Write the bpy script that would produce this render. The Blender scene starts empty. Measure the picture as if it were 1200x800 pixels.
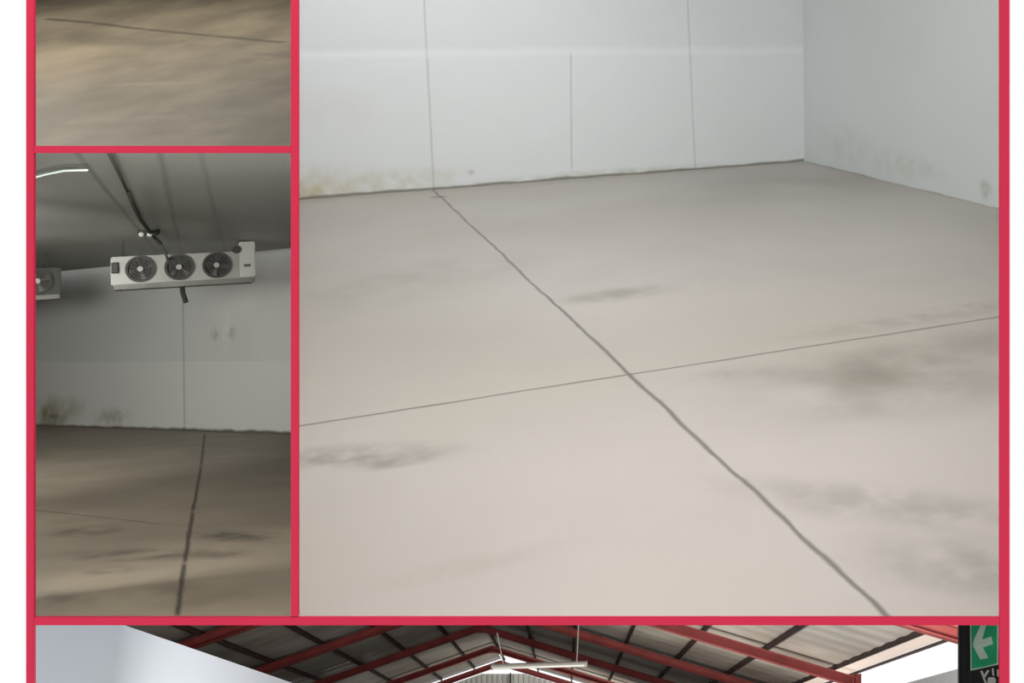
import bpy, bmesh, math, random
from mathutils import Vector, Matrix
random.seed(4)
C = bpy.context.scene.collection
sc = bpy.context.scene

# ------------------------------------------------------------------ camera
F, PX, PY = 1247.83, 877.40, 212.86
YAW, PITCH, ROLL, EYE = 0.42344, 0.14995, 0.01509, 1.5
_f = Vector((math.sin(YAW)*math.cos(PITCH), math.cos(YAW)*math.cos(PITCH), -math.sin(PITCH)))
_r = Vector((math.cos(YAW), -math.sin(YAW), 0)); _d = _f.cross(_r)
CR = _r*math.cos(ROLL) + _d*math.sin(ROLL)      # camera right
CD = -_r*math.sin(ROLL) + _d*math.cos(ROLL)     # camera down
CF = _f                                         # camera forward
O = Vector((0, 0, EYE))
cam = bpy.data.cameras.new('camera'); cam.sensor_width = 36; cam.lens = 36*F/1200
cam.shift_x = (600-PX)/1200; cam.shift_y = (PY-400)/1200
cam.clip_start = 0.05; cam.clip_end = 400
co = bpy.data.objects.new('camera', cam); C.objects.link(co)
co.matrix_world = Matrix(((CR.x, -CD.x, -CF.x, 0), (CR.y, -CD.y, -CF.y, 0), (CR.z, -CD.z, -CF.z, EYE), (0, 0, 0, 1)))
sc.camera = co

# ------------------------------------------------------------------ sky, exposure, lights
w = bpy.data.worlds.new('world'); sc.world = w; w.use_nodes = True
w.node_tree.nodes['Background'].inputs[0].default_value = (1, 1, 1, 1)
w.node_tree.nodes['Background'].inputs[1].default_value = 1.08
vs = sc.view_settings; vs.view_transform = 'Standard'; vs.look = 'None'
vs.exposure = 0; vs.gamma = 1; vs.use_curve_mapping = False

def ray(px, py): return CR*((px-PX)/F) + CD*((py-PY)/F) + CF
def P(px, py, d): return O + ray(px, py)*d
def area(name, loc, target, sx, sy, power, col=(1, 1, 1), spread=180):
    l = bpy.data.lights.new(name, 'AREA'); l.shape = 'RECTANGLE'; l.size = sx; l.size_y = sy
    l.energy = power; l.color = col; l.spread = math.radians(spread)
    o = bpy.data.objects.new(name, l); C.objects.link(o)
    o.location = loc; o.rotation_euler = (Vector(target)-Vector(loc)).to_track_quat('-Z', 'Y').to_euler()
    return o
# white cold room: daylight falling in over the photographer; the other three are added fills
area('doorway_daylight', (0.6, 2.75, 2.6), (1.25, 6.1, 0.2), 2.2, 0.9, 86, (1, .985, .985))
area('wall_fill_beam', (0.9, 2.7, 2.5), (3.0, 10, 1.2), 1.4, 0.6, 22, (.93, .98, 1), 80)
area('ceiling_fill', (2.2, 5.6, 3.1), (2.2, 5.6, 0), 3.2, 2.6, 34, (.95, .99, 1))
area('ceiling_fill_rear', (1.2, 8.2, 3.1), (0.4, 10, 0.8), 3.0, 0.8, 26, (.94, .99, 1))
# dim cold room with the fan coolers: doorway light, rest added unseen fills
area('doorway_light_dim_room', P(170, 300, 5.6), P(60, 430, 20), 1.2, 0.8, 14, (1, .98, .95), 75)
area('dim_room_side_fill', P(-150, 330, 13), P(200, 520, 16), 1.5, 1.5, 70, (1, .97, .93))
area('dim_room_side_fill_near', P(-160, 300, 9.5), P(190, 600, 10.2), 1.5, 1.5, 75, (1, .96, .9))
area('dim_room_left_fill', P(-190, 330, 9), P(20, 430, 22), 1.5, 0.8, 180, (1, .98, .95), 85)
area('dim_room_up_fill', P(130, 560, 7.0), P(190, 210, 12), 1.0, 0.6, 62, (1, .98, .95))
area('dim_room_near_fill', P(165, 300, 4.6), P(130, 610, 8.6), 0.9, 0.4, 150, (1, .96, .9))
# plain concrete floor room, lamp towards the left; the overhead one is an added fill
area('side_lamp', P(-100, -200, 6.2), P(60, 130, 5.4), 1.2, 1.2, 26, (1, .9, .74))
area('overhead_fill', P(150, -330, 7.1), P(160, 80, 6.4), 3, 3, 74, (1, .97, .9))
# steel shed: unseen fills added inside for roof, store box and end wall
def B(u, v, t): return P(663+u/t, 910+v/t, 25*t)
area('shed_roof_fill', B(190, 45, .95), B(210, -180, 1.0), 8, 4, 330, (1, .96, .92))
area('shed_store_fill', B(230, 20, .42), B(-258, -20, .46), 6, 4, 1150, (.97, .99, 1))
area('shed_end_fill', B(60, 20, 1.62), B(-110, -190, 1.96), 9, 3, 600, (1, .98, .95))
area('shed_front_fill', B(60, 50, .5), B(80, -215, 1.3), 8, 3, 1500, (1, .97, .95))

# ------------------------------------------------------------------ materials
def lin(c): return tuple(((x/255)/12.92 if x/255 <= .04045 else ((x/255+.055)/1.055)**2.4) for x in c) + (1,)
class NT:
    def __init__(s, name, rough=.6, metal=0, spec=.3):
        s.m = bpy.data.materials.new(name); s.m.use_nodes = True; s.t = s.m.node_tree; s.n = s.t.nodes; s.l = s.t.links
        s.b = s.n['Principled BSDF']; s.b.inputs['Roughness'].default_value = rough
        s.b.inputs['Metallic'].default_value = metal; s.b.inputs['Specular IOR Level'].default_value = spec
        tc = s.n.new('ShaderNodeTexCoord'); s.co = tc.outputs['Object']
        sx = s.n.new('ShaderNodeSeparateXYZ'); s.l.new(s.co, sx.inputs[0]); s.x, s.y, s.z = sx.outputs
    def put(s, sock, v):
        if hasattr(v, 'node'): s.l.new(v, sock)
        else: sock.default_value = v
    def m_(s, op, a, b=0.0, c=0.0, clamp=False):
        n = s.n.new('ShaderNodeMath'); n.operation = op; n.use_clamp = clamp
        for i, v in enumerate((a, b, c)): s.put(n.inputs[i], v)
        return n.outputs[0]
    def noise(s, scale, detail=4, stretch=(1, 1, 1), off=0, rough=.5):
        mp = s.n.new('ShaderNodeMapping'); s.l.new(s.co, mp.inputs[0]); mp.inputs['Scale'].default_value = stretch
        mp.inputs['Location'].default_value = (off, off*1.7, off*.3)
        n = s.n.new('ShaderNodeTexNoise'); n.inputs['Scale'].default_value = scale; n.inputs['Detail'].default_value = detail
        n.inputs['Roughness'].default_value = rough
        s.l.new(mp.outputs[0], n.inputs['Vector']); return n.outputs['Fac']
    def ramp(s, v, a, b):       # smoothstep a..b -> 0..1
        n = s.n.new('ShaderNodeMapRange'); n.interpolation_type = 'SMOOTHSTEP'; s.put(n.inputs['Value'], v)
        n.inputs['From Min'].default_value = a; n.inputs['From Max'].default_value = b; return n.outputs[0]
    def mix(s, f, a, b):
        n = s.n.new('ShaderNodeMix'); n.data_type = 'RGBA'; s.put(n.inputs[0], f); s.put(n.inputs[6], a); s.put(n.inputs[7], b)
        return n.outputs[2]
    def line(s, p, q, width, wob=0.0, wscale=3, ends=False):
        dx, dy = q[0]-p[0], q[1]-p[1]; L = math.hypot(dx, dy); nx, ny = -dy/L, dx/L
        d = s.m_('ADD', s.m_('MULTIPLY', s.x, nx), s.m_('ADD', s.m_('MULTIPLY', s.y, ny), -(p[0]*nx+p[1]*ny)))
        if wob: d = s.m_('ADD', d, s.m_('MULTIPLY', s.m_('SUBTRACT', s.noise(wscale, 3, off=7), .5), wob))
        wd = s.m_('MULTIPLY', s.m_('ADD', s.noise(wscale*1.7, 3, off=3), .5), width)
        k = s.m_('SUBTRACT', 1.25, s.m_('DIVIDE', s.m_('ABSOLUTE', d), wd), clamp=True)
        if ends:
            a = s.m_('ADD', s.m_('MULTIPLY', s.x, dx/L), s.m_('ADD', s.m_('MULTIPLY', s.y, dy/L), -(p[0]*dx+p[1]*dy)/L))
            k = s.m_('MULTIPLY', k, s.m_('MULTIPLY', s.ramp(a, -.03*L, .06*L), s.m_('SUBTRACT', 1, s.ramp(a, .94*L, 1.03*L))))
        return k
    def blob(s, c, rx, ry, ang=0, soft=1.0, thr=.45):
        ca, sa = math.cos(ang), math.sin(ang)
        dx = s.m_('SUBTRACT', s.x, c[0]); dy = s.m_('SUBTRACT', s.y, c[1])
        a = s.m_('DIVIDE', s.m_('ADD', s.m_('MULTIPLY', dx, ca), s.m_('MULTIPLY', dy, sa)), rx)
        b = s.m_('DIVIDE', s.m_('SUBTRACT', s.m_('MULTIPLY', dy, ca), s.m_('MULTIPLY', dx, sa)), ry)
        r = s.m_('SQRT', s.m_('ADD', s.m_('MULTIPLY', a, a), s.m_('MULTIPLY', b, b)))
        f = s.m_('SUBTRACT', 1, s.ramp(r, .15, 1.0))
        n = s.ramp(s.noise(1.4/max(.15, min(rx, ry)), 5, off=c[0]), thr-.2, thr+.25)
        return s.m_('MULTIPLY', f, n)
    def done(s, col, bump=None, dist=.004):
        s.put(s.b.inputs['Base Color'], col)
        if bump is not None:
            n = s.n.new('ShaderNodeBump'); n.inputs['Strength'].default_value = .5; n.inputs['Distance'].default_value = dist
            s.put(n.inputs['Height'], bump); s.l.new(n.outputs[0], s.b.inputs['Normal'])
        return s.m
def slab(name, base, dark, lines=(), blobs=(), rough=.55, spec=.3, ns=1.2, stretch=(1, 1, 1), amt=.6, tint=None, halves=()):
    """one mottled surface with narrow joints, stains and painted light patches; lines = (p, q, width, wobble, strength, colour, ends)"""
    t = NT(name, rough, 0, spec)
    f = t.m_('MULTIPLY', t.ramp(t.noise(ns, 6, stretch, rough=.55), .3, .72), amt)
    col = t.mix(f, lin(base), lin(dark))
    if tint: col = t.mix(t.m_('MULTIPLY', t.ramp(t.noise(ns*.7, 3, off=11), .4, .7), .5), col, lin(tint))
    for p, q_, stren, hc in halves:      # paler tone on one side of a line
        dx, dy = q_[0]-p[0], q_[1]-p[1]; L = math.hypot(dx, dy)
        d = t.m_('ADD', t.m_('MULTIPLY', t.x, -dy/L), t.m_('ADD', t.m_('MULTIPLY', t.y, dx/L), (p[0]*dy-p[1]*dx)/L))
        col = t.mix(t.m_('MULTIPLY', t.ramp(d, -.01, .01), stren), col, lin(hc))
    for c, rx, ry, ang, stren, bc in blobs:
        col = t.mix(t.m_('MULTIPLY', t.blob(c, rx, ry, ang), stren), col, lin(bc))
    h = 0.0
    for p, q, wd, wob, stren, lc, ends in lines:
        k = t.line(p, q, wd, wob, 3, ends); col = t.mix(t.m_('MULTIPLY', k, stren), col, lin(lc)); h = t.m_('SUBTRACT', h, k)
    h = t.m_('ADD', h, t.m_('MULTIPLY', t.noise(40, 3), .1))
    return t.done(col, h)
def plain(name, c, rough=.5, metal=0, spec=.4, var=.12, scale=3):
    t = NT(name, rough, metal, spec); L = lin(c); D = tuple(x*(1-var*2) for x in L[:3])+(1,)
    return t.done(t.mix(t.ramp(t.noise(scale, 4), .3, .75), L, D))
M_red = plain('red_paint', (202, 46, 75), .5, 0, .1, .02)
M_board = plain('white_wall_paint', (252, 252, 252), .8, 0, .0, .0)
M_shaft = plain('pale_partition', (200, 200, 198), .8, 0, .1, .03)
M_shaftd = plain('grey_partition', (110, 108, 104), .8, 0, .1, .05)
M_steel_red = plain('red_oxide_steel', (148, 68, 64), .55, 0, .3, .14, 2)
M_purlin = plain('dark_purlin_steel', (62, 44, 40), .6, 0, .3, .15)
M_black = plain('black_steel', (52, 51, 54), .5, 0, .3, .1)
M_case = plain('white_powder_coat', (120, 121, 114), .45, 0, .4, .12, 2)
M_case2 = plain('pale_box_enamel', (152, 153, 147), .45, 0, .4, .08, 2)
M_caged = plain('dark_fan_plastic', (34, 34, 30), .6, 0, .3, .1)
M_blade = plain('grey_fan_blade', (70, 70, 66), .5, 0, .3, .1)
M_under = plain('dirty_grey_sheet', (96, 96, 90), .6, 0, .3, .15)
M_pipe = plain('black_pipe_insulation', (42, 43, 38), .8, 0, .2, .15)
M_pipe2 = plain('grey_conduit', (58, 60, 54), .7, 0, .2, .1)
M_green = plain('sign_green', (52, 192, 132), .4, 0, .4, .1, 9)
M_pale = plain('sign_pale_green', (222, 245, 226), .4, 0, .4, .06, 9)
M_white = plain('white_enamel', (226, 224, 216), .5, 0, .3, .04)
def emis(name, c, s):
    m = bpy.data.materials.new(name); m.use_nodes = True; b = m.node_tree.nodes['Principled BSDF']
    b.inputs['Base Color'].default_value = lin(c); b.inputs['Emission Color'].default_value = lin(c); b.inputs['Emission Strength'].default_value = s
    return m
M_tube = emis('lit_tube', (205, 220, 215), .45)
M_lens = emis('lit_lens', (150, 153, 148), .05)

# ------------------------------------------------------------------ mesh helpers
def obj(name, bm, mat, parent=None, mw=None, smooth=False, kind=None):
    bmesh.ops.recalc_face_normals(bm, faces=bm.faces[:])
    me = bpy.data.meshes.new(name); bm.to_mesh(me); bm.free(); me.materials.append(mat)
    if smooth:
        for p in me.polygons: p.use_smooth = True
    o = bpy.data.objects.new(name, me); C.objects.link(o)
    if mw is not None: o.matrix_world = mw
    if parent is not None: o.parent = parent
    if kind: o['kind'] = kind
    return o
def tag(o, label, cat, group=None):
    o['label'] = label; o['category'] = cat
    if group: o['group'] = group
    return o
def hexa(bm, v):
    q = [bm.verts.new(x) for x in v]
    for f in ((0, 1, 2, 3), (4, 5, 6, 7), (0, 1, 5, 4), (1, 2, 6, 5), (2, 3, 7, 6), (3, 0, 4, 7)): bm.faces.new([q[i] for i in f])
def box(bm, x0, x1, y0, y1, z0, z1):
    hexa(bm, [(x0, y0, z0), (x1, y0, z0), (x1, y1, z0), (x0, y1, z0), (x0, y0, z1), (x1, y0, z1), (x1, y1, z1), (x0, y1, z1)])
def disc(bm, c, r, z0, z1, n=28, ri=0):
    rings = []
    for z in (z0, z1):
        rings.append([bm.verts.new((c[0]+r*math.cos(2*math.pi*k/n), c[1]+r*math.sin(2*math.pi*k/n), z)) for k in range(n)])
    if ri:
        for z in (z0, z1):
            rings.append([bm.verts.new((c[0]+ri*math.cos(2*math.pi*k/n), c[1]+ri*math.sin(2*math.pi*k/n), z)) for k in range(n)])
    for k in range(n):
        j = (k+1) % n
        bm.faces.new((rings[0][k], rings[0][j], rings[1][j], rings[1][k]))
        if ri:
            bm.faces.new((rings[2][k], rings[2][j], rings[3][j], rings[3][k]))
            bm.faces.new((rings[0][k], rings[0][j], rings[2][j], rings[2][k])); bm.faces.new((rings[1][k], rings[1][j], rings[3][j], rings[3][k]))
    if not ri: bm.faces.new(rings[0]); bm.faces.new(rings[1])
def tube(bm, pts, r, n=10):
    prev = None; pts = [Vector(p) for p in pts]
    for i, p in enumerate(pts):
        a = pts[max(0, i-1)]; b = pts[min(len(pts)-1, i+1)]; d = (b-a).normalized()
        s = d.cross(Vector((.13, .2, 1))).normalized(); t = d.cross(s)
        rg = [bm.verts.new(p+(s*math.cos(2*math.pi*k/n)+t*math.sin(2*math.pi*k/n))*r) for k in range(n)]
        if prev:
            for k in range(n): bm.faces.new((prev[k], prev[(k+1) % n], rg[(k+1) % n], rg[k]))
        else: bm.faces.new(rg)
        prev = rg
    bm.faces.new(prev)
def frame(o, e1, e2):
    e1 = e1.normalized(); e3 = e1.cross(e2).normalized(); e2 = e3.cross(e1)
    return Matrix(((e1.x, e2.x, e3.x, o.x), (e1.y, e2.y, e3.y, o.y), (e1.z, e2.z, e3.z, o.z), (0, 0, 0, 1)))
CAMW = frame(O, CR, -CD)        # axes right, up, back of the viewer; used only to square the partition wall
def pyr(name, x0, x1, y0, y1, d0, d1, mat, kind='structure'):
    """solid wedge between two diverging sight lines: room walls and added light-blocking partitions"""
    bm = bmesh.new()
    hexa(bm, [P(x0, y0, d0), P(x1, y0, d0), P(x1, y1, d0), P(x0, y1, d0), P(x0, y0, d1), P(x1, y0, d1), P(x1, y1, d1), P(x0, y1, d1)])
    return obj(name, bm, mat, kind=kind)
def board(name, x0, x1, y0, y1, d0, d1, mat, bev=0):
    """a straight board parallel to the front wall: pixel extents measured on its front face at depth d0"""
    bm = bmesh.new(); X = lambda px: (px-PX)/F*d0; Y = lambda py: -(py-PY)/F*d0
    box(bm, X(x0), X(x1), Y(y1), Y(y0), -d1, -d0)
    if bev: bmesh.ops.bevel(bm, geom=bm.edges[:], offset=bev, segments=2, affect='EDGES')
    return obj(name, bm, mat, mw=CAMW.copy(), kind='structure')
class Plane:
    """a real plane in the place; local x,y in metres along it"""
    def __init__(s, o, n, e1):
        s.o = o; s.n = n.normalized(); s.e1 = (e1-s.n*e1.dot(s.n)).normalized(); s.e2 = s.n.cross(s.e1)
        s.mw = frame(o, s.e1, s.e2); s.inv = s.mw.inverted()
    def hit(s, px, py, lift=0):
        r = ray(px, py); k = (s.o+s.n*lift-O).dot(s.n)/r.dot(s.n); return O+r*k
    def loc(s, px, py):
        q = s.inv @ s.hit(px, py); return (q.x, q.y)
    def sheet(s, name, pix, mat, th=.1, world=None):
        pts = [s.loc(*p) for p in pix] if world is None else [(s.inv @ Vector(p)).to_2d() for p in world]
        bm = bmesh.new(); a = [bm.verts.new((p[0], p[1], 0)) for p in pts]; b = [bm.verts.new((p[0], p[1], -th)) for p in pts]
        bm.faces.new(a); bm.faces.new(b[::-1])
        for i in range(len(a)): j = (i+1) % len(a); bm.faces.new((a[i], a[j], b[j], b[i]))
        return obj(name, bm, mat, mw=s.mw, kind='structure')

# ------------------------------------------------------------------ white surround and red borders of the four views, built as wall and frame
D = 2.45
board('wall_front', -2600, 31, -1500, 2300, D+.004, D+.018, M_board)
board('wall_front_right', 1183, 3800, -1500, 2300, D+.004, D+.018, M_board)
board('wall_front_top', 31, 1183, -1500, -40, D+.004, D+.018, M_board)
board('wall_front_bottom', 31, 1183, 905, 2300, D+.004, D+.018, M_board)
board('trim_1', 30.3, 39.6, -44, 909, D, D+.008, M_red, .0008)
board('trim_2', 1171.3, 1183.2, -44, 909, D, D+.008, M_red, .0008)
board('trim_3', 340.6, 349.4, -34, 722.2, D, D+.008, M_red, .0008)
board('trim_4', 39.4, 340.8, 170.8, 179.3, D, D+.008, M_red, .0008)
board('trim_5', 39.4, 1171.5, 723, 732.6, D, D+.008, M_red, .0008)
board('trim_6', 39.4, 1171.5, 899, 908, D, D+.008, M_red, .0008)
board('trim_7', 39.4, 1171.5, -44, -34, D, D+.008, M_red, .0008)
D0 = D+.02
pyr('trim_8', 342.3, 347.6, -60, 727, D0, 9.4, M_shaft)      # added partition blocking light between the left rooms and the white room

# ------------------------------------------------------------------ white cold room (world axes: floor z=0)
XR, YB, C1, C2 = 5.19598, 10.07451, 1.33651, 4.24377
FL = Plane(Vector((0, 0, 0)), Vector((0, 0, 1)), Vector((1, 0, 0)))
f = FL.loc
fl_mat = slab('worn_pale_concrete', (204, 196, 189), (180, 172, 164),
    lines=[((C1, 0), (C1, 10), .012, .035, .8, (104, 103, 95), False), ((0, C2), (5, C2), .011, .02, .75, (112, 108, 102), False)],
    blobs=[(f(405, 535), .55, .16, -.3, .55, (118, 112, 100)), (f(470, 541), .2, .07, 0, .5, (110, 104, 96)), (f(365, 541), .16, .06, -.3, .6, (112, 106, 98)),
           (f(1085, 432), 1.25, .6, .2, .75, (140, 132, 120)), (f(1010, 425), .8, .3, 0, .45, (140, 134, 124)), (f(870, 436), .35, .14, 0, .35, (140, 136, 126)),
           (f(720, 345), .5, .2, 0, .55, (135, 128, 112)), (f(480, 330), 1.3, .6, .5, .35, (140, 130, 116)), (f(930, 215), 2.2, 1.2, .4, .3, (140, 132, 112)),  # widest blob darkens the far floor, painting in the light's falloff
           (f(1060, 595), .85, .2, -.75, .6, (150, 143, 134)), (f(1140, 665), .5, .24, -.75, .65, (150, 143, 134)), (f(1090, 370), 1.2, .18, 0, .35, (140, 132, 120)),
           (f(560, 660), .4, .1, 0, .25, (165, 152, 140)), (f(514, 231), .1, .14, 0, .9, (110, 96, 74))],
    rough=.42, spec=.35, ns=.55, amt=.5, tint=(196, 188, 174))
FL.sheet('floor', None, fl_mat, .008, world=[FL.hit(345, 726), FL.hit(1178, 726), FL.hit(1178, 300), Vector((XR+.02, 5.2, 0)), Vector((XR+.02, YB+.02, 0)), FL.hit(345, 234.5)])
# back wall: local x = world x, local y = height
WB = Plane(Vector((0, YB, 0)), Vector((0, -1, 0)), Vector((1, 0, 0)))
g = WB.loc
wall_lines = [(g(497, 0), g(508, 215), .012, .004, .3, (150, 150, 148), False), (g(669, 60), g(670, 200), .011, .004, .3, (150, 152, 148), True),
              (g(806, 0), g(815, 198), .012, .004, .28, (146, 150, 150), False)]
wb_mat = slab('white_insulated_panel', (230, 232, 233), (221, 225, 227), wall_lines + [(g(350, 62), g(950, 58), .05, .02, .35, (250, 250, 250), False), ((-3, .008), (6, .008), .02, .03, .8, (108, 102, 86), False)],  # pale level line and the half below it paint in a reflected light band
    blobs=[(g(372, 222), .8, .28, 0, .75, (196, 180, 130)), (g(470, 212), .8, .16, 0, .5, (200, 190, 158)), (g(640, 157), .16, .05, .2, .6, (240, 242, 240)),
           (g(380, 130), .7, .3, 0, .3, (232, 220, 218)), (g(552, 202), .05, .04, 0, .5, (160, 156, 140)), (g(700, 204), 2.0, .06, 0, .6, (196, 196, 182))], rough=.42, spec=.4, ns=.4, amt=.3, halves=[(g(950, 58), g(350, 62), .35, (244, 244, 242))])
WB.sheet('wall_back', None, wb_mat, .12, world=[WB.hit(345, 242), (XR+.12, YB, -.05), (XR+.12, YB, 3.2), WB.hit(345, -180)])
WR = Plane(Vector((XR, 0, 0)), Vector((-1, 0, 0)), Vector((0, 1, 0)))
h_ = WR.loc
wr_mat = slab('white_insulated_panel_side', (230, 234, 233), (219, 224, 222),
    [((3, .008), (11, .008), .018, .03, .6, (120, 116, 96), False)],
    blobs=[(h_(1155, 222), .12, .12, 0, .5, (150, 150, 130)), (h_(1060, 195), .9, .18, 0, .35, (190, 190, 170)), (h_(990, 170), .7, .3, 0, .25, (186, 190, 184))], rough=.42, spec=.4, ns=.5, amt=.35)
WR.sheet('wall_right', None, wr_mat, .12, world=[(XR, 5.0, -.05), (XR, YB+.1, -.05), (XR, YB+.1, 3.2), (XR, 5.0, 3.2)])
pyr('wall_right_near', 1173, 1178, -60, 729, D0, 8.0, M_shaft)
CE = Plane(Vector((0, 0, 3.2)), Vector((0, 0, -1)), Vector((1, 0, 0)))
CE.sheet('ceiling', None, M_shaft, .1, world=[WB.hit(344, -180), (XR+.2, YB+.1, 3.2), (XR+.2, .4, 3.2), (-.2, 2.4, 3.2)])
# upper part of the left partition, above the front opening
bm = bmesh.new()
a0, a1 = P(345, -60, D0), P(345, -60, 9.6)
hexa(bm, [a0, a0+Vector((-.06, 0, 0)), Vector((a0.x-.06, a0.y, 3.2)), Vector((a0.x, a0.y, 3.2)), a1, a1+Vector((-.06, 0, 0)), Vector((a1.x-.06, a1.y, 3.2)), Vector((a1.x, a1.y, 3.2))])
obj('wall_left', bm, M_shaft, kind='structure')

# ------------------------------------------------------------------ room with a bare concrete floor (upper left)
n1 = ray(-1200, -250).cross(ray(1200, -200)).normalized()
if n1.dot(CD) > 0: n1 = -n1
PF = Plane(O-n1*1.5, n1, CR)
k = PF.loc
seam = [((53, 22), (110, 27)), ((110, 27), (170, 34.5)), ((170, 34.5), (250, 42)), ((250, 42), (335, 50))]
pf_mat = slab('smeared_brown_concrete', (160, 147, 125), (112, 102, 86),
    lines=[(k(*a), k(*b), .045, .02, .65, (72, 66, 54), True) for a, b in seam],
    blobs=[(k(120, 45), .7, .4, .2, .55, (100, 92, 78)), (k(215, 52), .9, .3, -.1, .5, (104, 98, 84)), (k(315, 66), .5, .3, 0, .6, (98, 90, 80)), (k(100, 148), .35, .1, .3, .5, (118, 104, 88)),
           (k(245, 155), .4, .1, .2, .5, (112, 106, 92)), (k(285, 140), .3, .2, 0, .5, (108, 100, 88)), (k(190, 135), .5, .2, .3, .6, (168, 158, 138)), (k(80, 85), .5, .5, 0, .45, (170, 152, 130)),
           (k(150, 8), 2, .6, .1, .6, (122, 113, 92)), (k(180, 98), .5, .06, .25, .5, (170, 160, 142)), (k(200, 30), .5, .4, 0, .5, (128, 118, 98))], rough=.5, ns=2.0, stretch=(1.2, .6, 1), amt=.85)
PF.sheet('floor_upper', [(-120, 175), (346, 175), (346, -150), (-120, -150)], pf_mat, .008)
pyr('wall_upper_back', -125, 345, -170, -148, 13, 14, M_shaftd)
pyr('wall_upper_left', -130, -120, -400, 174, D0, 14, M_shaftd)
pyr('wall_upper_right', 342, 344, -500, -60, D0, 14, M_shaftd)
pyr('wall_upper_right_far', 343, 347, -60, 174, 9.4, 14, M_shaftd)
pyr('ceiling_upper', -130, 344, -500, -400, 5.2, 14, M_shaftd)
pyr('wall_upper_far', -130, 344, -400, -145, 13.6, 14, M_shaftd)

# ------------------------------------------------------------------ dim cold room with fan coolers (lower left)
n2 = ray(-1443, 447).cross(ray(257, 396)).normalized()
if n2.dot(CD) > 0: n2 = -n2
vp = ray(-1443, 447).normalized()
base = P(190, 503.6, 20)
QF = Plane(base, n2, -vp)
wn = vp.cross(n2).normalized()
if wn.dot(O-base) < 0: wn = -wn
QW = Plane(base, wn, -vp)
top = QW.hit(190, 310)
QC = Plane(top, -n2, -vp)
q = QF.loc; c_ = QC.loc; x_ = QW.loc
cr = [((240, 508), (236, 545)), ((236, 545), (226, 600)), ((226, 600), (216, 660)), ((216, 660), (208, 722))]
qf_mat = slab('scuffed_dark_concrete', (124, 115, 100), (98, 91, 80),
    lines=[(q(*a), q(*b), .022, .02, .9, (44, 38, 32), True) for a, b in cr] + [(q(39, 597), q(190, 614), .018, .03, .65, (60, 54, 46), True), (q(190, 614), q(336, 626), .012, .03, .35, (60, 54, 46), True)],
    blobs=[(q(100, 622), .6, .35, 0, .85, (70, 64, 56)), (q(165, 650), .9, .35, .3, .9, (72, 66, 58)), (q(128, 668), .3, .2, 0, .6, (66, 60, 52)), (q(270, 628), .8, .25, 0, .85, (60, 54, 46)),
           (q(258, 648), .5, .25, 0, .55, (64, 58, 50)), (q(80, 700), .5, .2, 0, .6, (78, 70, 58)), (q(190, 690), .4, .35, 0, .5, (80, 72, 60)), (q(260, 700), .6, .5, 0, .45, (78, 70, 58)),
           (q(140, 575), 1.2, .6, 0, .4, (128, 120, 106)), (q(140, 700), .5, .3, 0, .6, (138, 130, 112))], rough=.55, ns=1.1, amt=.5)
QF.sheet('floor_lower', [(-330, 726), (345.5, 726), (345.5, 495), (-330, 478)], qf_mat, .012)
qw_mat = slab('dull_white_panel', (178, 180, 176), (166, 168, 165),
    lines=[(x_(214, 320), x_(216, 500), .03, .006, .5, (120, 122, 120), False), (x_(40, 424), x_(336, 423), .02, .01, .45, (182, 188, 188), False),
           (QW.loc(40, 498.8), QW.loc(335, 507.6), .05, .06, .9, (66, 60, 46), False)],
    blobs=[(x_(60, 484), .8, .5, 0, .9, (112, 104, 56)), (x_(85, 480), .6, .4, .1, .6, (120, 110, 68)), (x_(62, 490), .6, .25, 0, .8, (88, 84, 40)), (x_(130, 488), .9, .25, 0, .6, (122, 110, 92)),
           (x_(265, 388), .16, .5, 0, .7, (190, 194, 188)), (x_(252, 391), .2, .16, 0, .6, (108, 110, 106)), (x_(272, 390), .16, .16, 0, .6, (108, 108, 102))], rough=.35, spec=.5, ns=.5, amt=.4,  # pale first blob paints in doorway light glaring off the panel
    halves=[(x_(336, 424), x_(40, 425), .5, (190, 190, 184))])
QW.sheet('wall_lower_back', [(-325, 487), (352, 511), (352, 288), (-325, 358)], qw_mat, .1)
qc_mat = slab('grey_ceiling_panel', (124, 126, 122), (109, 110, 102),
    lines=[(c_(92, 182), c_(128, 226), .03, .01, .55, (72, 74, 70), False), (c_(188, 182), c_(212, 290), .03, .01, .5, (80, 84, 82), False), (c_(236, 182), c_(262, 285), .025, .01, .4, (88, 90, 88), False)],
    blobs=[(c_(95, 285), 2.0, 1.5, 0, .4, (92, 88, 74))], rough=.45, spec=.45, ns=.3, amt=.4)
QC.sheet('ceiling_lower', [(-330, 358), (346, 290), (346, 174), (-330, 174)], qc_mat, .08)
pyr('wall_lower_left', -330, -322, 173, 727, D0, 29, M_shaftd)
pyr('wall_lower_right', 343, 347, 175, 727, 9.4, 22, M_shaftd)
pyr('trim_10', -330, 342, 173.6, 176.5, D0, 8.2, M_shaftd)  # this wedge and the next two are added to block light between rooms
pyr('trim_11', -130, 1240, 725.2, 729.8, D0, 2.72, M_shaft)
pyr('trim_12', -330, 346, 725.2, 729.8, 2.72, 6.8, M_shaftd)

pyr('shed_sky_blocker', 346, 1112, 727, 730, 2.75, 16.4, M_shaftd)  # unseen slab added to keep sky light from entering above the shed

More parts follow.
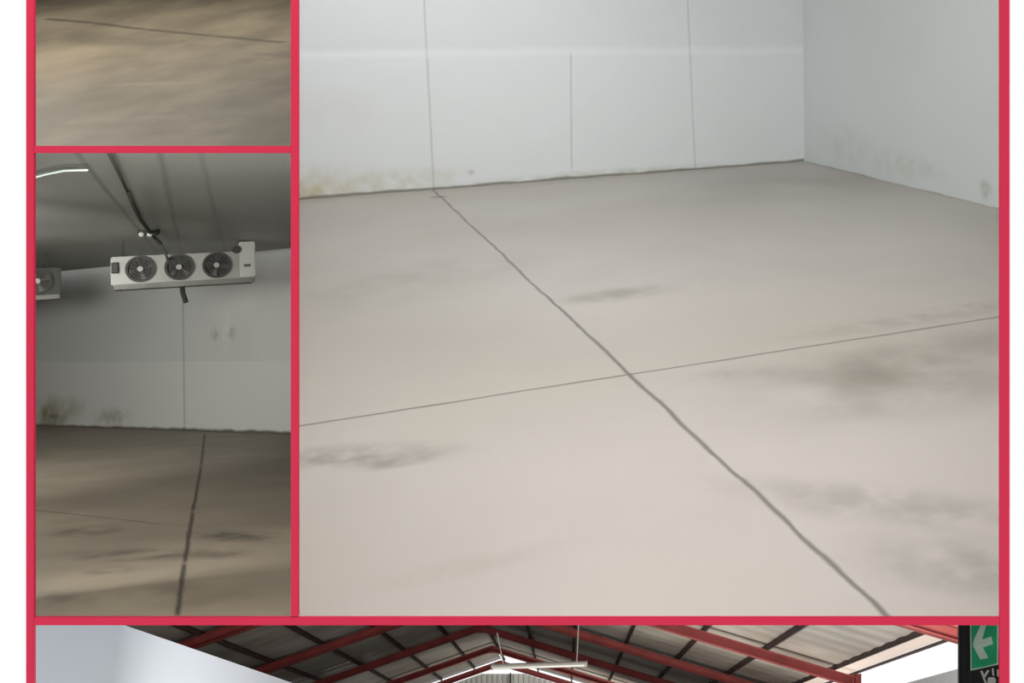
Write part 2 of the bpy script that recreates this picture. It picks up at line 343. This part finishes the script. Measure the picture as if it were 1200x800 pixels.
def fan_cooler(label, px, py, depth, wpx, hpx, rise, nfans, ends=True):
    """ceiling hung evaporator: origin at the lower left front corner; faces the viewer"""
    o = P(px, py, depth)
    rr = ray(px+wpx/2, py).normalized()
    e1 = (n2.cross(-rr)).normalized()
    if e1.dot(CR) < 0: e1 = -e1
    s = depth/F*ray(px, py).length   # metres per pixel, roughly
    W = wpx*s*.93; H = hpx*s
    e1 = (e1 + n2*rise).normalized(); mw = frame(o, e1, n2)
    r = bpy.data.objects.new('fan_cooler', None); C.objects.link(r); r.matrix_world = mw; r.empty_display_size = .2
    tag(r, label, 'fan cooler', 'ceiling fan coolers')
    z = Matrix.Identity(4)
    # casing: box with rolled edges
    bm = bmesh.new(); box(bm, 0, W, 0, H, -.5, 0); bmesh.ops.bevel(bm, geom=bm.edges[:], offset=.015, segments=2, affect='EDGES')
    obj('casing', bm, M_case if ends else M_pipe2, r)
    bm = bmesh.new(); box(bm, .03, W-.02, -.06, .012, -.48, .012); bmesh.ops.bevel(bm, geom=bm.edges[:], offset=.012, segments=2, affect='EDGES')
    obj('drip_tray', bm, M_under, r)
    R_ = H*.46
    for i in range(nfans):
        cx = W*(.195+.262*i) if nfans == 3 else W-.2-R_*.6
        bm = bmesh.new(); disc(bm, (cx, H*.53), R_, .004, .07, 32, R_*.86)
        for j in range(1, 4): disc(bm, (cx, H*.53), R_*(.25+.2*j), .06, .068, 28, R_*(.25+.2*j)-.007)
        for j in range(6):
            a = math.pi*j/6; dx, dy = math.cos(a)*R_*.9, math.sin(a)*R_*.9
            tube(bm, [(cx-dx, H*.53-dy, .064), (cx+dx, H*.53+dy, .064)], .004, 5)
        gd = obj('fan_guard', bm, M_caged, r)
        bm = bmesh.new(); disc(bm, (cx, H*.53), R_*.95, .003, .008, 28); obj('fan_opening', bm, M_caged, gd)
        bm = bmesh.new()
        for j in range(4):
            a = j*math.pi/2+.4+i*.5; ca, sa = math.cos(a), math.sin(a)
            pr = []
            for (rad, off, zz) in ((.2, -.1, .02), (.84, -.26, .018), (.86, .2, .045), (.22, .1, .035)):
                x, y = rad*R_, off*R_; pr.append((cx+x*ca-y*sa, H*.53+x*sa+y*ca, zz))
            hexa(bm, [Vector(p) for p in pr]+[Vector(p)+Vector((0, 0, .004)) for p in pr])
        obj('fan_blade', bm, M_blade, gd)
        bm = bmesh.new(); disc(bm, (cx, H*.53), R_*.2, .03, .075, 16); obj('hub', bm, M_case, gd)
    if ends:
        # taller service box at the right end, small dark valve cover at the left
        bm = bmesh.new(); box(bm, W*.885, W, H*.06, H*1.34, -.3, .02); bmesh.ops.bevel(bm, geom=bm.edges[:], offset=.012, segments=2, affect='EDGES')
        e = obj('service_box', bm, M_case2, r)
        bm = bmesh.new(); box(bm, W*.915, W*.965, H*.42, H*.52, .018, .03); obj('cover_plate', bm, M_blade, e)
        bm = bmesh.new(); disc(bm, (W*.865, H*1.06), H*.14, .002, .06, 16); obj('valve', bm, M_caged, r)
        bm = bmesh.new(); box(bm, W*.005, W*.052, H*.42, H*.8, .0, .06); bmesh.ops.bevel(bm, geom=bm.edges[:], offset=.01, segments=1, affect='EDGES'); obj('junction_box', bm, M_caged, r)
        bm = bmesh.new(); tube(bm, [(W*.475, 0, -.1), (W*.48, -.16, .0), (W*.5, -.3, .02)], .035); obj('drain_pipe', bm, M_pipe, r)
    for sx in ([.08, .92] if nfans == 3 else [.9]):
        bm = bmesh.new(); box(bm, W*sx-.012, W*sx+.012, H, H*(1.34 if sx > .5 and ends else 1)+.3, -.3, -.276); obj('hanger', bm, M_pipe, r)
    return r, mw, W, H
cooler, cmw, CWd, CHt = fan_cooler('long white ceiling fan cooler with three round dark fans and a tall end box', 130, 335, 15.0, 142, 29, .055, 3)
fan_cooler('fan cooler cut off by the left edge of the dim room, showing one dark fan', -100, 354, 16.0, 122, 27, .05, 1, False)

def thing_tube(name, pts, r, mat, label, cat, group=None):
    bm = bmesh.new(); tube(bm, pts, r); return tag(obj(name, bm, mat, smooth=True), label, cat, group)
pp = [QC.hit(x, y, .07) for x, y in ((122, 168), (136, 196), (149, 224))]
thing_tube('insulated_pipe', pp, .014, M_pipe2, 'thick dark pipe crossing the grey ceiling near the white light line', 'pipe')
pp = [QC.hit(x, y, .05) for x, y in ((150, 225), (157, 242), (165, 258), (178, 275))]
pp += [P(188, 285, 15.3), P(194, 297, 15.2), P(197, 304, 15.25)]
thing_tube('refrigerant_pipe', pp, .022, M_pipe2, 'dark bent pipe dropping from the ceiling to the top of the three-fan cooler', 'pipe')
# double lamp fitting beside the pipe
lp = QC.hit(171, 274, .06); r = bpy.data.objects.new('ceiling_spotlight', None); C.objects.link(r); r.matrix_world = frame(lp, CR, -CD)
tag(r, 'small ceiling fitting with two round pale lenses beside the dark bent pipe', 'light fitting')
bm = bmesh.new(); box(bm, -.12, .14, -.02, .1, -.1, .0); bmesh.ops.bevel(bm, geom=bm.edges[:], offset=.02, segments=2, affect='EDGES'); obj('housing', bm, M_pipe, r)
for sx in (-.05, .06):
    bm = bmesh.new(); bmesh.ops.create_uvsphere(bm, u_segments=14, v_segments=10, radius=.034); bmesh.ops.translate(bm, vec=(sx, -.005, .015), verts=bm.verts); obj('lens', bm, M_lens, r, smooth=True)
# tube light on the ceiling
tp = [QC.hit(x, y, .05) for x, y in ((26, 211), (40, 208), (55, 204), (75, 200), (90, 199.4), (103, 199.2))]
r = bpy.data.objects.new('strip_light', None); C.objects.link(r); r.location = tp[2]
tag(r, 'thin white glowing strip light curving along the dim grey ceiling', 'light')
inv = -r.location
bm = bmesh.new(); tube(bm, [p+inv for p in tp], .008); obj('tube', bm, M_tube, r, smooth=True)
bm = bmesh.new(); tube(bm, [p+inv+n2*.02 for p in tp], .006, 6); obj('batten', bm, M_under, r)

# ------------------------------------------------------------------ steel shed (bottom)
TR = [.70, 1.0, 1.24, 1.47, 1.71, 1.93]
UR, VR = -148, -270
def vroof(u): return VR + (.30*(u-UR) if u > UR else .35*(UR-u))
def beamB(bm, a, b, wu, wv, t0, t1=None):
    """prism in shed coordinates between (u,v) a and b, wv deep, from t0 to t1"""
    hexa(bm, [B(a[0], a[1], t0), B(b[0], b[1], t0), B(b[0], b[1]+wv, t0), B(a[0], a[1]+wv, t0), B(a[0], a[1], t1), B(b[0], b[1], t1), B(b[0], b[1]+wv, t1), B(a[0], a[1]+wv, t1)])
# NB the shed's cross-section scales as 1/t in view, so its u,v are metres*50 at any t
ORD = ['only its right end showing beside the dark post', 'second nearest, ending on a column before white sky', 'third nearest along the shed', 'fourth nearest along the shed', 'fifth nearest, just before the ribbed end wall bay', 'farthest, in front of the ribbed end wall']
for i, t in enumerate(TR):
    r = bpy.data.objects.new('roof_frame', None); C.objects.link(r); r.location = B(UR, VR, t); inv = -r.location
    tag(r, 'red steel pitched roof frame, ' + ORD[i], 'steel frame', 'red steel frames of the shed')
    for side, ue in (('l', -637), ('r', 340)):
        bm = bmesh.new(); g0 = 7
        a, b = (UR, VR+g0), (ue, vroof(ue)+g0)
        hw = .0042
        beamB(bm, a, b, 0, 1.2, t-hw, t+hw); beamB(bm, (a[0], a[1]+11), (b[0], b[1]+11), 0, 1.2, t-hw, t+hw)
        beamB(bm, (a[0], a[1]+1), (b[0], b[1]+1), 0, 10.2, t-.0006, t+.0006)
        for v in bm.verts: v.co += inv
        obj('rafter', bm, M_steel_red, r)
        bm = bmesh.new(); s = 1 if ue > 0 else -1
        for (ua, ub, h) in ((ue-5*s, ue-4*s, hw), (ue+4*s, ue+5*s, hw), (ue-4*s, ue+4*s, .0006)):
            hexa(bm, [B(ua, vroof(ue)+3, t-h), B(ub, vroof(ue)+3, t-h), B(ub, 60, t-h), B(ua, 60, t-h), B(ua, vroof(ue)+3, t+h), B(ub, vroof(ue)+3, t+h), B(ub, 60, t+h), B(ua, 60, t+h)])
        for v in bm.verts: v.co += inv
        obj('column', bm, M_steel_red, r)
    bm = bmesh.new()
    beamB(bm, (UR-12, VR+6+4), (UR+12, VR+6+4), 0, 12, t-.001, t+.001)
    for v in bm.verts: v.co += inv
    obj('ridge_plate', bm, M_steel_red, r)
NAM = ['first', 'second', 'third', 'fourth', 'fifth', 'sixth', 'seventh']
def purlin(u, label, dep=6.5, wid=3, t0=.69, t1=1.94, mat=None):
    bm = bmesh.new(); v = vroof(u)+(.6 if wid == 3 else -2.4); a, b = u-wid/2, u+wid/2
    for (ua, ub, va, vb) in ((a, b, v, v+.8), (a, a+.8, v, v+dep), (a, b, v+dep-.8, v+dep)):
        hexa(bm, [B(ua, va, t0), B(ub, va, t0), B(ub, vb, t0), B(ua, vb, t0), B(ua, va, t1), B(ub, va, t1), B(ub, vb, t1), B(ua, vb, t1)])
    tag(obj('purlin', bm, mat or M_purlin), label, 'purlin', 'purlins under the shed roof')
for i, u in enumerate((236, 163, 88, 13, -62, -138)):
    purlin(u, 'thin dark steel purlin under the right roof slope, ' + NAM[i+1] + ' up from the right eave')
purlin(318, 'thick dark eave purlin along the bright right edge of the roof', 6, 3.4)
for i, u in enumerate((-206, -280, -354, -428, -502, -576)):
    purlin(u, 'thin brown steel purlin under the dark left roof slope, ' + NAM[i] + ' down from the ridge', mat=M_steel_red if False else None)
# eave rail
bm = bmesh.new()
hexa(bm, [B(340, -123.7, .735), B(344, -123.7, .735), B(344, -121.5, .735), B(340, -121.5, .735), B(340, -123.7, 1.94), B(344, -123.7, 1.94), B(344, -121.5, 1.94), B(340, -121.5, 1.94)])
tag(obj('gutter_rail', bm, M_purlin), 'thin dark rail below the pale eave strip, in front of white sky', 'rail')

def metal_sheet():
    t = NT('galvanised_sheet', .4, 0, .6)
    c = t.mix(t.ramp(t.noise(.5, 5, (1, 1, 1)), .3, .7), lin((196, 190, 176)), lin((160, 148, 136)))
    return t.done(c)
M_sheet = metal_sheet()
def roof(name, u0, u1, t0, t1, mat, th=1.6):
    bm = bmesh.new(); n = int((t1-t0)*25/.2/1)*1; prof = []
    for k in range(n+1):
        t = t0+(t1-t0)*k/n; m = k % 4
        prof.append((t, -.8 if m in (2, 3) else 0))
    rows = []
    for t, dv in prof:
        rows.append([bm.verts.new(B(u0, vroof(u0)+dv, t)), bm.verts.new(B(u1, vroof(u1)+dv, t)), bm.verts.new(B(u1, vroof(u1)+dv-th, t)), bm.verts.new(B(u0, vroof(u0)+dv-th, t))])
    for a, b in zip(rows, rows[1:]):
        for j in range(4): bm.faces.new((a[j], a[(j+1) % 4], b[(j+1) % 4], b[j]))
    bm.faces.new(rows[0]); bm.faces.new(rows[-1])
    return obj(name, bm, mat, kind='structure')
roof('ceiling_shed_right', UR, 315.5, .69, 1.80, M_sheet)
roof('ceiling_shed_left', -650, UR, .69, 1.95, M_sheet)
# last bay of the right slope, leaving the slot by the ridge open to the sky
roof('ceiling_shed_end', UR+60, 315.5, 1.80, 1.95, M_sheet)
# pale translucent eave sheet
tr = bpy.data.materials.new('translucent_sheet'); tr.use_nodes = True; nt = tr.node_tree; b_ = nt.nodes['Principled BSDF']
b_.inputs['Base Color'].default_value = lin((250, 238, 228)); b_.inputs['Roughness'].default_value = .6
tl = nt.nodes.new('ShaderNodeBsdfTranslucent'); tl.inputs[0].default_value = (.98, .9, .84, 1); mx = nt.nodes.new('ShaderNodeMixShader'); mx.inputs[0].default_value = .75
nt.links.new(b_.outputs[0], mx.inputs[1]); nt.links.new(tl.outputs[0], mx.inputs[2]); nt.links.new(mx.outputs[0], nt.nodes['Material Output'].inputs[0])
bm = bmesh.new()
hexa(bm, [B(320, -130, .66), B(341, -124.5, .66), B(341, -125.3, .66), B(320, -130.8, .66), B(320, -130, 1.94), B(341, -124.5, 1.94), B(341, -125.3, 1.94), B(320, -130.8, 1.94)])
obj('trim_13', bm, tr, kind='structure')
# walls and ground of the shed
def slabB(name, pts, t0, t1, mat):
    bm = bmesh.new(); hexa(bm, [B(u, v, t0) for u, v in pts]+[B(u, v, t1) for u, v in pts]); return obj(name, bm, mat, kind='structure')
M_grey = plain('grey_render', (176, 176, 176), .8, 0, .1, .03)
M_ground = plain('shed_concrete', (70, 66, 62), .8, 0, .1, .1)
slabB('floor_shed', [(-660, 60), (400, 60), (400, 68), (-660, 68)], .12, 2.3, M_ground)
slabB('wall_shed_right', [(352, -97), (362, -97), (362, 60), (352, 60)], .7, 1.0, M_grey)
slabB('wall_shed_right_far', [(352, -97), (362, -97), (362, 60), (352, 60)], 1.0, 2.0, M_grey)
slabB('wall_shed_left', [(-660, -120), (-650, -120), (-650, 60), (-660, 60)], .12, 2.0, M_ground)
# white box room standing in the shed
bm = bmesh.new(); hexa(bm, [B(u, v, .36) for u, v in ((-259, -89), (-420, -89), (-420, 59), (-259, 59))]+[B(u, v, 1.02) for u, v in ((-259, -89), (-420, -89), (-420, 59), (-259, 59))])
t_ = slab('white_cold_store_panel', (205, 211, 217), (194, 200, 208), rough=.5, ns=.25, amt=.4)
tag(obj('cold_store', bm, t_), 'big smooth white cold store box standing in the left of the steel shed', 'cold room')
# ribbed end wall
bm = bmesh.new(); T = 1.96; prof = []; u = -420
while u < 350:
    prof += [(u, 0), (u+5, 0), (u+6.5, .003), (u+10.5, .003)]; u += 12
rows = []
for uu, dt in prof:
    gap = 17 if abs(uu-UR) < 400 else 17
    vt = max(vroof(uu)+gap, -237)
    rows.append([bm.verts.new(B(uu, vt, T+dt)), bm.verts.new(B(uu, 60, T+dt)), bm.verts.new(B(uu, 60, T+dt+.002)), bm.verts.new(B(uu, vt, T+dt+.002))])
for a, b in zip(rows, rows[1:]):
    for j in range(4): bm.faces.new((a[j], a[(j+1) % 4], b[(j+1) % 4], b[j]))
bm.faces.new(rows[0]); bm.faces.new(rows[-1])
obj('wall_shed_end', bm, plain('white_ribbed_sheet', (215, 214, 206), .5, 0, .3, .06), kind='structure')
bm = bmesh.new(); beamB(bm, (-128, -238), (-125, -238), 0, 300, 1.95, 1.955)
tag(obj('downpipe', bm, M_purlin), 'dark vertical pipe down the ribbed white end wall', 'pipe')

# hanging batten lamp
r = bpy.data.objects.new('hanging_batten_lamp', None); C.objects.link(r)
dl = 30.0; a, b = P(577, 781, dl), P(687, 777.6, dl); mid = (a+b)/2; r.matrix_world = frame(mid, b-a, -CD)
tag(r, 'long pale fluorescent lamp hanging on cords under the roof ridge', 'lamp')
W2 = (b-a).length/2
bm = bmesh.new(); box(bm, -W2, W2, 0, .06, -.06, .06); bmesh.ops.bevel(bm, geom=bm.edges[:], offset=.012, segments=2, affect='EDGES'); obj('housing', bm, M_white, r)
bm = bmesh.new(); tube(bm, [(-W2+.04, -.035, .02), (W2-.04, -.035, .02)], .032, 10); obj('tube', bm, emis('lit_lamp', (235, 232, 220), .55), r, smooth=True)
for px in (590, 676):
    p0 = r.matrix_world.inverted() @ P(px, 780, dl)
    bm = bmesh.new(); tube(bm, [(p0.x, .05, 0), (p0.x+(.12 if px > 600 else -.15), 1.6 if px > 600 else .95, 0)], .014, 6); obj('cord', bm, M_white, r)
# end caps
for s in (-1, 1):
    bm = bmesh.new(); box(bm, s*W2-.03, s*W2+.03, -.07, .065, -.065, .065); bmesh.ops.bevel(bm, geom=bm.edges[:], offset=.01, segments=1, affect='EDGES'); obj('end_cap', bm, M_white, r)

# dark post with the escape sign and the black notice below it
DP = 6.4
def Lq(px, py, d=DP): 
    return ((px-1150)/F*d, -(py-760)/F*d)
SM = frame(P(1150, 760, DP), CR, -CD)
bm = bmesh.new(); (x0, y0), (x1, y1) = Lq(1124.5, 900), Lq(1136.5, 730.5)
box(bm, x0, x1, y0, y1, -.06, 0); bmesh.ops.bevel(bm, geom=bm.edges[:], offset=.006, segments=2, affect='EDGES')
tag(obj('steel_post', bm, M_black, mw=SM), 'dark square post beside the green escape sign', 'post')
r = bpy.data.objects.new('exit_sign', None); C.objects.link(r); r.matrix_world = SM
tag(r, 'green escape sign with a pale arrow pointing left, on a black board', 'sign')
def poly(bm, pts, z0, z1):
    a = [bm.verts.new((*Lq(*p), z0)) for p in pts]; b = [bm.verts.new((*Lq(*p), z1)) for p in pts]
    bm.faces.new(a); bm.faces.new(b)
    for i in range(len(a)): bm.faces.new((a[i], a[(i+1) % len(a)], b[(i+1) % len(a)], b[i]))
bm = bmesh.new(); poly(bm, [(1136.4, 730.6), (1169.8, 730.6), (1169.2, 777.5), (1153, 781), (1137, 784.6)], .004, .012); bk = obj('backing', bm, M_pale, r)
bm = bmesh.new(); poly(bm, [(1137.8, 731), (1168, 731), (1167.6, 775.8), (1152.5, 779.5), (1138.6, 782)], .0125, .0145); obj('face', bm, M_green, r)
bm = bmesh.new(); poly(bm, [(1148.5, 731.2), (1155, 731.2), (1150, 748), (1161, 744), (1163, 753), (1151, 757), (1157.5, 769), (1148, 771), (1139.5, 755), (1140.5, 748)], .015, .0165); obj('arrow', bm, M_pale, r)
r = bpy.data.objects.new('notice_board', None); C.objects.link(r); r.matrix_world = SM
tag(r, 'black notice with white lettering hanging below the green arrow sign', 'sign')
bm = bmesh.new(); box(bm, *[Lq(1137, 0)[0], Lq(1171, 0)[0]], Lq(0, 905)[1], Lq(0, 731)[1], -.03, .002); obj('panel', bm, M_black, r)
bm = bmesh.new()
for pts in ([(1148.5, 786), (1151, 785), (1153, 790), (1157, 784.5), (1159.5, 785), (1154, 794), (1152, 794)], [(1151, 793), (1153.5, 793), (1157, 801), (1154.5, 801)],
            [(1158, 793), (1165, 793), (1167, 796), (1166, 804), (1158, 804), (1157, 797)], [(1162, 783), (1164, 782), (1165, 791), (1163, 791)], [(1168, 784), (1170, 784), (1170.5, 792), (1168.5, 792)]):
    poly(bm, pts, .0025, .004)
obj('lettering', bm, M_white, r)
